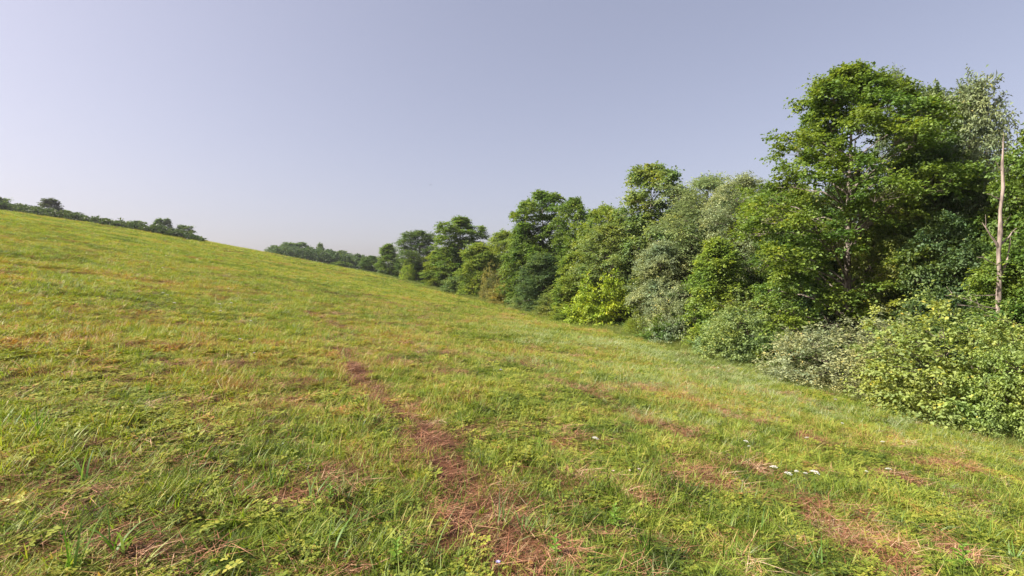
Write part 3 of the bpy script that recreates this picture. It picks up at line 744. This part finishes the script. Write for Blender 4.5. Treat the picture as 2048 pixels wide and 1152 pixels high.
# trees that fill the wood behind, kept below the skyline of the trees in front
SILX = [700, 750, 800, 885, 965, 1040, 1130, 1250, 1360, 1500, 1600, 1860, 2048, 2300]
SILY = [530, 526, 508, 490, 482, 478, 448, 432, 385, 365, 350, 360, 390, 400]
_an = [(778, 'conical far tree'), (838, 'broad dark oak'), (920, 'feathery-crowned tree'), (1008, 'brown-tinged shrubs'), (1085, 'lollipop-crowned tree'), (1150, 'second round-headed tree'),
       (1222, 'grey-green oak'), (1302, 'ragged pale tree'), (1412, 'broad greyish tree'), (1490, 'pinkish-grey twiggy tree'), (1560, 'dark gap'), (1620, 'leaning mid-green tree'), (1700, 'giant poplar'),
       (1792, 'small dark-tipped tree'), (1885, 'dark spreading tree'), (1990, 'dead snag'), (2062, 'right border tree'), (2150, 'right border of the wood')]
_seen = {}
def fill():
    r = np.random.default_rng(77)
    for row, (k0, k1, st, dy) in enumerate(((1.12, 1.2, 62, 110), (1.25, 1.4, 72, 45), (1.5, 1.75, 80, 12))):
        for px in np.arange(770 + 20 * row, 2180, st):
            if row == 0 and (1560 < px < 1860 or px > 1920): continue
            p = px + r.uniform(-18, 18); Y = Yd(min(p, 2120), 1) * r.uniform(k0, k1)
            top = np.interp(p, SILX, SILY) + dy * r.uniform(.6, 1.4) * (1 + max(0, (p - 1024)) / 900)
            var = ['oak_a', 'oak_b', 'slender_b', 'slender_a'][r.integers(4)]
            ci = r.integers(4); cn = ('dark green', 'mid-green', 'blue-green', 'olive')[ci]; c = np.array([G_DARK, G_MID, G_BLUE, G_OLIVE][ci]) * r.uniform(.9, 1.15)
            ap, an = min(_an, key=lambda q: abs(q[0] - p)); side = 'left of' if p < ap - 12 else 'right of' if p > ap + 12 else 'straight behind'
            lb = f"shaded {cn} tree in the {('first', 'second', 'deepest')[row]} rank, {side} the {an}"
            plant('woodland_tree', lb, 'tree', DEEP, p, top, Y, (130 + 60 * max(0, (p - 1024)) / 1024) * r.uniform(.85, 1.15), var, tuple(c))
fill()
# low growth on the floor of the wood
def undergrowth():
    r = np.random.default_rng(91); a = Acc(); n = 5200
    y = np.concatenate([r.uniform(8, 45, 3600), r.uniform(45, 150, n - 3600)])
    off = np.abs(r.normal(0, 3.2, n)) + .35; x = edge_x(y) + off
    B = np.stack([x, y, ground(x, y) + r.uniform(.05, .7, n)], -1)
    D = np.stack([r.normal(-.4, .7, n), r.normal(-.4, .7, n), r.uniform(.1, .7, n)], -1)
    spray_leaves(a, r, B, D, r.uniform(.3, .65, n), 4, 6, .13, .08, .3, False, .25)
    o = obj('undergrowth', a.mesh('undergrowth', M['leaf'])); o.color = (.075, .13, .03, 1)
    tag(o, 'low leafy undergrowth on the shaded floor of the wood', 'undergrowth', kind='stuff')
undergrowth()

# trees beyond the crest of the hill (left) and the far wood
FT = [
 ('dark tree top cut by the left border above the hill crest', -6, 392, 118, 44, 'oak_a', G_DARK),
 ('ragged wide-topped dark tree standing tallest on the left hill crest', 100, 397, 122, 56, 'airy', (.06, .085, .03)),
 ('rounded dark tree touching the ragged tallest tree on the crest', 132, 419, 122, 44, 'oak_b', G_DARK),
 ('small round dark tree right of the ragged tallest crest tree', 164, 428, 126, 22, 'oak_a', G_DARK),
 ('low dark scrub tree on the crest near the left border', 24, 408, 120, 34, 'oak_b', (.07, .09, .03)),
 ('low dark scrub tree left under the ragged crest tree', 52, 412, 121, 34, 'oak_a', (.07, .09, .03)),
 ('dark bushy tree starting the middle clump on the crest', 205, 436, 135, 46, 'oak_a', G_DARK),
 ('flat-topped brownish dark tree in the middle clump on the crest', 240, 442, 136, 46, 'oak_b', (.075, .085, .03)),
 ('dark bushy tree at the centre of the crest clump', 274, 440, 138, 40, 'oak_b', G_DARK),
 ('forked poplar with two pointed tops in the crest clump', 318, 436, 138, 34, 'poplar_a', G_DARK),
 ('pointed tree touching the forked poplar on the crest', 334, 436, 140, 26, 'poplar_b', G_DARK),
 ('rounded dark tree at the right end of the crest clump', 366, 449, 142, 44, 'oak_a', G_DARK),
 ('dark low tree under the forked poplar on the crest', 300, 452, 137, 60, 'oak_a', (.045, .085, .03)),
 ('tiny dark tree trailing right of the crest clump', 393, 474, 146, 18, 'oak_b', G_DARK),
 ('last tiny dark tree before the gap in the crest trees', 414, 483, 150, 16, 'oak_b', G_DARK),
 ('small dark tree leading the far blue-green wood', 548, 492, 215, 34, 'oak_b', G_BLUE),
 ('broad blue-green oak at the left of the far wood', 574, 487, 215, 50, 'oak_a', G_BLUE),
 ('tall blue-green oak in the far wood', 604, 487, 220, 52, 'oak_b', G_BLUE),
 ('light green low tree in front of the far blue-green oaks', 612, 512, 205, 30, 'oak_a', G_LIGHT),
 ('pointed tree rising from the middle of the far wood', 641, 489, 225, 26, 'poplar_a', G_BLUE),
 ('round dark blue-green tree right of the pointed far tree', 655, 503, 205, 44, 'oak_a', G_BLUE),
 ('rounded tree with pale top in the far wood', 685, 503, 205, 46, 'oak_b', G_BLUE),
 ('dark far tree next to the end of the near wood edge', 716, 510, 195, 34, 'oak_a', G_BLUE),
 ('green low tree at the grass line under the far round trees', 682, 524, 185, 36, 'oak_b', G_MID),
]
for lb, px, top, Y, w, var, c in FT:
    plant('distant_tree', lb, 'tree', HILL, px, top + (3 if px < 500 else 0), Y * (1.2 if px < 500 else 1.05), w * 1.15, {'oak_a': 'far_a', 'oak_b': 'far_b', 'poplar_a': 'far_c', 'poplar_b': 'far_c', 'airy': 'far_c'}[var], c)

def crest_scrub():
    r = np.random.default_rng(19); a = Acc(); n = 3200
    px = r.uniform(-60, 425, n); Y = r.uniform(112, 160, n); x = (px - 1024) / 1024 * Y
    cap = np.interp(px, [-60, 0, 60, 100, 180, 200, 250, 330, 380, 425], [396, 404, 414, 420, 434, 439, 445, 455, 466, 490])
    zt = CAMZ + (576 - cap - 5 * vnoise(px * .12, Y * 0 + 3, 5)) / 1024 * Y; zg = ground(x, Y)
    z = zg + (zt - zg) * r.uniform(.35, 1, n) ** .6
    ok = zt > zg + .5
    spray_leaves(a, r, np.stack([x, Y, z], -1)[ok], norm(r.normal(0, 1, (n, 3)))[ok] + np.array([0, -.3, .4]), r.uniform(.7, 1.5, n)[ok], 4, 5, .5, .3, .3, False, .25)
    o = obj('crest_scrub', a.mesh('crest_scrub', M['leaf'])); o.color = (.050, .080, .026, 1)
    tag(o, 'continuous low dark scrub lining the crest of the hill', 'scrub', kind='stuff')
crest_scrub()
def far_wood():
    r = np.random.default_rng(29); a = Acc(); n = 1500
    px = r.uniform(535, 745, n); Y = r.uniform(195, 235, n); x = (px - 1024) / 1024 * Y
    cap = np.interp(px, [535, 560, 620, 660, 700, 745], [506, 500, 500, 508, 514, 520]); zg = ground(x, Y)
    zt = CAMZ + (576 - cap + 9 * vnoise(px * .1, Y * 0 + 3, 8)) / 1024 * Y; z = zg + (zt - zg) * r.uniform(.3, 1, n) ** .6
    spray_leaves(a, r, np.stack([x, Y, z], -1), norm(r.normal(0, 1, (n, 3))) + np.array([0, -.3, .4]), r.uniform(.9, 1.9, n), 4, 5, .6, .4, .3, False, .25)
    o = obj('far_wood', a.mesh('far_wood', M['leaf'])); o.color = (.068, .115, .052, 1)
    tag(o, 'dark blue-green mass of the far wood beyond the meadow', 'wood', kind='stuff')
far_wood()

# ------------------------------------------------------------------ flowers, clumps, weeds
def tubes_mesh(name, paths, mat, sides=5):
    a = Acc()
    for p, r in paths: tube(a, p, r, sides)
    return a.mesh(name, mat, True)
def umbel_mesh(seed, r):
    """flat-topped flower head: rays ending in small round florets"""
    g = np.random.default_rng(seed); a = Acc()
    rad = np.sqrt((np.arange(24) + .5) / 24) * r; az = np.arange(24) * 2.4
    for q, t in zip(rad, az):
        c = np.array([q * math.cos(t), q * math.sin(t), .018 * (1 - (q / r) ** 2) + g.normal(0, .002)])
        k = np.arange(7) / 7 * 6.283; s = r * .2
        ring = c + np.stack([np.cos(k) * s, np.sin(k) * s, np.zeros(7)], -1); up = c + np.array([0, 0, s * .45])
        v = np.concatenate([ring, [up], [c - np.array([0, 0, s * .3])]])
        f = [[i, (i + 1) % 7, 7] for i in range(7)] + [[(i + 1) % 7, i, 8] for i in range(7)]
        a.add(v, f)
    return a.mesh('umbel', M['white'])
UM = [umbel_mesh(i, .042) for i in range(3)]
def stalk_mesh(h):
    p = [(np.array([[0, 0, -.03], [.01, .0, h * .5], [0, 0, h - .012]]), [.0035, .003, .0025])]
    for k in range(9):
        t = k * .7; p.append((np.array([[0, 0, h - .03], [.022 * math.cos(t), .022 * math.sin(t), h - .006]]), [.0015, .001]))
    return tubes_mesh('stem', p, M['stem'])
def frond_mesh(seed):
    g = np.random.default_rng(seed); a = Acc(); n = 40
    C = np.stack([g.uniform(-.08, .08, n), g.uniform(-.08, .08, n), g.uniform(.03, .16, n)], -1)
    F = g.normal(0, 1, (n, 3)); N0 = np.tile([0, 0, 1.], (n, 1))
    leaves(a, C, F, N0, g.uniform(.02, .045, n), g.uniform(.005, .01, n)); return a.mesh('foliage', M['stem'])
FR = [frond_mesh(k) for k in range(3)]; SM = {}
def lace(label, px, py, size=1.0, h=.38, group='white lacy wildflowers in the meadow'):
    x, y, z = on_ground(px, py, h); i = int(px * 7 + py) % 3
    o = empty('wildflower', (x, y, z), px, (1, 1, 1)); tag(o, label, 'flower', group)
    hk = round(h, 2)
    if hk not in SM: SM[hk] = stalk_mesh(hk)
    obj('stem', SM[hk], o); q = obj('umbel', UM[i], o); q.location = (0, 0, h); q.scale = (size,) * 3
    q.rotation_euler = (.25 * math.sin(px), .25 * math.cos(py), 0); obj('foliage', FR[i], o)
LACE = [('white lacy flower alone in the meadow centre, below the first straw streak', 1191, 877, 1.0), ('white lacy flower at the head of the long straw streak, right of centre', 1492, 883, .85),
 ('small white flower touching the one by the long straw streak', 1498, 893, .5), ('white lacy flower by the small straw patch near the pinkish bush', 1614, 876, .75), ('flat white flower near the short straw patch at the right', 1765, 884, .8),
 ('white lacy flower leftmost in the row above the bluish grass clump', 1548, 935, 1.1), ('drooping white lacy flower second in the row above the bluish grass clump', 1577, 948, 1.05),
 ('largest white lacy flower at the right end of the row above the bluish clump', 1630, 946, 1.3), ('small flat white flower in the middle of the row', 1593, 943, .55), ('narrow white flower beside the largest lacy flower', 1611, 947, .6),
 ('white lacy flower just above the pink straw patch at the right', 1777, 939, .9), ('tiny white flower left of the flower above the pink straw patch', 1733, 943, .5),
 ('small white flower on the grass below the pinkish-grey bush', 1671, 799, .8), ('pale flower in the grass under the pinkish bush, nearer the camera', 1685, 847, .7),
 ('tiny white flower in the long grass below the light rounded bush', 1235, 695, .9), ('tiny white flower near the fallen branch at the wood foot', 1437, 736, .9),
 ('white flower highest on the left slope below the crest clump', 331, 511, 1.7), ('white flower on the left slope under the highest one', 325, 535, 1.4), ('white flower leftmost of the middle slope cluster', 326, 586, 1.2), ('white flower second in the middle slope cluster', 335, 590, 1.0),
 ('flat white flower lowest of the left pair cluster on the slope', 349, 606, 1.2), ('white flower standing alone above the right slope cluster', 457, 577, 1.3), ('white flower rightmost of the right slope cluster', 463, 606, 1.3), ('large white flower at the top of the right slope cluster', 439, 608, 1.3),
 ('small white flower under the top flower of the right slope cluster', 442, 615, .9), ('white flower lowest of the right slope cluster', 441, 622, 1.1), ('white flower leftmost of the right slope cluster', 427, 624, .9), ('faint white flower at the lower right of the slope clusters', 502, 642, .9)]
for lb, px, py, s in LACE: lace(lb, px, py, s, .34)
# small lilac and pale clover blossoms
def blossom_mesh(mat, r):
    a = Acc(); n = 16; k = np.arange(n) / n * 6.283
    C = np.stack([np.cos(k) * .004, np.sin(k) * .004, np.zeros(n)], -1); F = np.stack([np.cos(k), np.sin(k), .35 + .3 * (np.arange(n) % 2)], -1)
    leaves(a, C, F, np.tile([0, 0, 1.], (n, 1)), np.full(n, r), np.full(n, r * .5)); return a.mesh('petals', mat)
BL = {'lilac': blossom_mesh(M['lilac'], .022), 'pinkish': blossom_mesh(M['pinkish'], .016)}
SS = tubes_mesh('stem', [(np.array([[0, 0, -.03], [.01, 0, .08], [0, 0, .16]]), [.002, .002, .0015])], M['stem'])
for lb, px, py, kind, s in (('lilac blossom at the bottom edge beside the straw streak', 996, 1126, 'lilac', .8), ('small lilac blossom on the left slope above the brown patch', 480, 678, 'lilac', 1.3),
   ('pale lilac blossom in the clover above the meadow centre', 1001, 740, 'lilac', 1.3), ('pale pink clover blossom leftmost of three below the lone lacy flower', 1226, 943, 'pinkish', 1.1),
   ('pale pink clover blossom in the middle of three below the lone lacy flower', 1259, 941, 'pinkish', .9), ('pale pink clover blossom rightmost of three below the lone lacy flower', 1278, 939, 'pinkish', 1.1),
   ('lilac blossom left of the dark soil hollow on the slope', 508, 706, 'lilac', 1.0)):
    x, y, z = on_ground(px, py, .16); o = empty('blossom', (x, y, z)); tag(o, lb, 'flower', 'small blossoms in the meadow')
    obj('stem', SS, o); p = obj('petals', BL[kind], o); p.location = (0, 0, .16); p.scale = (s,) * 3
# grass clumps that stand out
def clump_mesh(seed, n, spread, h0, h1, w, lean, arch):
    a = Acc(); a.add(*blades(np.random.default_rng(seed), n, spread, h0, h1, w, lean, arch, 6)); return a.mesh('grass_clump', M['clump'])
CL = {'up': [clump_mesh(300 + k, 12, .05, .16, .34, .012, .22, .45) for k in range(3)],
      'arch': [clump_mesh(310 + k, 12, .06, .24, .46, .012, .35, 1.7) for k in range(3)],
      'few': [clump_mesh(320 + k, 4, .03, .22, .40, .014, .25, 1.3) for k in range(4)],
      'mass': [clump_mesh(330 + k, 34, .15, .18, .38, .011, .5, 1.3) for k in range(3)]}
CP = [('bright fresh grass clump at the left border, halfway down', 85, 880, 'up', 1.25, .5), ('wide bright grass clump cut by the left border', 22, 865, 'mass', 1.0, .5), ('dark upright grass spike on the left slope', 122, 690, 'up', .9, .12),
 ('fresh grass clump right of the dark upright spike', 178, 700, 'up', .9, .45), ('big clump with a long pale arching blade in the bottom left corner area', 225, 1115, 'arch', 1.25, .62), ('clump with one pale bent blade above the corner clump', 165, 970, 'few', 1.15, .55),
 ('clump of arching blades over the round brown straw patch', 625, 1015, 'arch', 1.1, .55), ('stiff clump left of the round brown straw patch', 548, 985, 'up', 1.2, .5), ('clump with a drooping pale blade below the round straw patch', 655, 1120, 'few', 1.1, .52),
 ('clump leaning over the lower straw streak', 872, 1118, 'few', 1.1, .55), ('pair of upright blades rising from the straw streak', 1002, 1060, 'up', 1.2, .66), ('clump with two pale arching blades right of the straw streak', 1050, 1075, 'arch', .95, .75),
 ('soft grass clump below the three clover blossoms', 1190, 985, 'mass', .62, .55), ('bluish arching grass clump below the flower row', 1490, 1000, 'mass', .85, .82), ('bluish grass clump directly under the flower row', 1640, 1000, 'mass', .9, .72),
 ('thin grass clump left of the flower row', 1575, 975, 'arch', .7, .78), ('bluish grass clump right of the red straw patch', 1735, 1050, 'arch', .9, .82), ('tall silvery grass clump in the lower right meadow', 1800, 1060, 'mass', .85, .8),
 ('silvery clump right of the tall silvery clump', 1870, 1075, 'arch', .9, .82), ('spreading grass clump at the lower right border', 1975, 1090, 'mass', .9, .72), ('pale bent grass blade over the red straw patch', 1690, 1045, 'few', .9, .75),
 ('dark stiff grass clump at the bottom edge, right of centre', 1290, 1125, 'up', 1.2, .3), ('stiff green grass at the bottom edge left of the broad blade', 1455, 1120, 'up', 1.1, .42), ('broad grass blade leaning right near the bottom edge', 1515, 1065, 'few', 1.2, .5),
 ('grass clump at the bottom edge below the pink straw streak', 1640, 1140, 'arch', 1.0, .6), ('small upright clump on the open slope left of centre', 432, 735, 'up', .9, .5), ('upright grass clump left of the first straw streak', 650, 835, 'up', 1.0, .48),
 ('taller grass tuft above the first straw streak bend', 640, 770, 'up', .9, .5), ('bent light blade beside the slope hollow', 360, 760, 'few', 1.0, .5), ('bright clump on the left slope below the slope hollow', 300, 790, 'up', 1.0, .5),
 ('bright bottom edge clump near the left corner', 150, 1150, 'up', 1.3, .52), ('clump at the right border of the meadow', 2035, 1130, 'arch', 1.0, .72), ('bluish clump at the right among pale grass', 1905, 985, 'mass', .6, .78)]
for i, (lb, px, py, kind, s, tone) in enumerate(CP):
    x, y, z = on_ground(px, py); o = obj('grass_clump', CL[kind][i % len(CL[kind])]); o.location = (x, y, z - .01)
    o.scale = (s, s, s); o.rotation_euler = (0, .1, i * 1.9); o.color = (1, 1, 1, tone)
    tag(o, lb, 'grass clump', 'grass clumps standing out of the meadow')
# leafy weeds
def weed_mesh(seed):
    g = np.random.default_rng(seed); a = Acc(); n = 16
    t = np.linspace(.15, 1, n); az = np.arange(n) * 2.4
    C = np.stack([np.zeros(n), np.zeros(n), t * .26], -1); F = np.stack([np.cos(az), np.sin(az), .25 + .5 * t], -1)
    leaves(a, C, F, np.tile([0, 0, 1.], (n, 1)) + g.normal(0, .15, (n, 3)), .11 * (1.15 - .6 * t) * g.uniform(.8, 1.2, n), .05 * (1.2 - .6 * t), .2, True)
    return a.mesh('leaf', M['weed'])
WM = [weed_mesh(k) for k in range(3)]
WS = tubes_mesh('stem', [(np.array([[0, 0, -.03], [.008, 0, .13], [0, 0, .27]]), [.004, .0035, .002])], M['stem'])
for i, (lb, px, py, s) in enumerate((('bright leafy weed in the bottom right corner of the meadow', 1925, 1150, 1.1), ('bright leafy weed at the bottom edge left of the straw streak', 792, 1140, .8), ('leafy weed with pale top in the lower middle meadow', 1230, 1060, .85),
   ('low dark leafy weed beside the round straw patch', 660, 1010, .6), ('leafy weed at the bottom edge near the dark stiff clump', 1110, 1120, .7), ('small leafy weed among clover by the second straw streak', 1080, 900, .6))):
    x, y, z = on_ground(px, py); o = empty('leafy_weed', (x, y, z), i * 1.3, (s, s, s)); tag(o, lb, 'weed', 'leafy weeds in the meadow')
    obj('stem', WS, o); obj('leaf', WM[i % 3], o)
# fallen branch at the foot of the wood
def fallen():
    x, y, z = on_ground(1442, 716); a = Acc(); g = np.random.default_rng(3)
    s = np.linspace(0, 1, 7); L = np.stack([-.2 + 1.5 * s, .5 * s, .06 + .30 * s + .04 * np.sin(5 * s)], -1)
    tube(a, L, .035 * (1 - .7 * s), 6); tube(a, [L[3], L[3] + [.3, .2, .25], L[3] + [.5, .3, .3]], [.018, .012, .006], 5)
    o = obj('fallen_branch', a.mesh('fallen_branch', M['bark_dead'], True)); o.location = (x + .6, y + .4, float(ground(x + .6, y + .4)))
    tag(o, 'pale fallen branch lying at the foot of the wood', 'branch')
fallen()
# bird in the sky
def bird():
    Y = 60; a = Acc()
    s = np.linspace(0, 1, 7); tube(a, np.stack([s * .34 - .17, 0 * s, .02 * np.sin(s * 3)], -1), .045 * np.sin(np.pi * (s * .9 + .05)) + .004, 7)
    for k in (-1, 1):
        v = [[.06, 0, .02], [-.07, 0, .02], [.05, .2 * k, .09], [-.05, .2 * k, .08], [-.03, .42 * k, .05], [-.06, .42 * k, .05]]
        v = np.array(v); a.add(np.concatenate([v, v - [0, 0, .008]]), [[0, 1, 3, 2], [2, 3, 5, 4], [6, 8, 9, 7], [8, 10, 11, 9]])
    o = obj('bird', a.mesh('bird', M['bird'])); o.location = ((861 - 1024) / 1024 * Y, Y, CAMZ + (576 - 370) / 1024 * Y); o.rotation_euler = (0, 0, 1.1); o.scale = (.6,) * 3
    tag(o, 'tiny dark bird flying alone in the sky above the wood', 'bird')
bird()
# ------------------------------------------------------------------ air
def haze():
    z0, z1 = -90, 60
    v = [[x, y, z] for z in (z0, z1) for x, y in ((-640, -70), (540, -70), (540, 640), (-640, 640))]
    f = [[3, 2, 1, 0], [4, 5, 6, 7], [0, 1, 5, 4], [1, 2, 6, 5], [2, 3, 7, 6], [3, 0, 4, 7]]
    m, nt, out = new_mat('summer_haze'); p = nt.nodes.new('ShaderNodeVolumePrincipled')
    p.inputs['Color'].default_value = (.86, .88, .95, 1); p.inputs['Density'].default_value = 0.0002; p.inputs['Anisotropy'].default_value = .3
    nt.links.new(p.outputs[0], out.inputs['Volume'])
    o = obj('haze', mesh_np('haze', v, f, m)); tag(o, 'thin pale summer haze over the field', kind='stuff')
HAZE = True
if HAZE: haze()
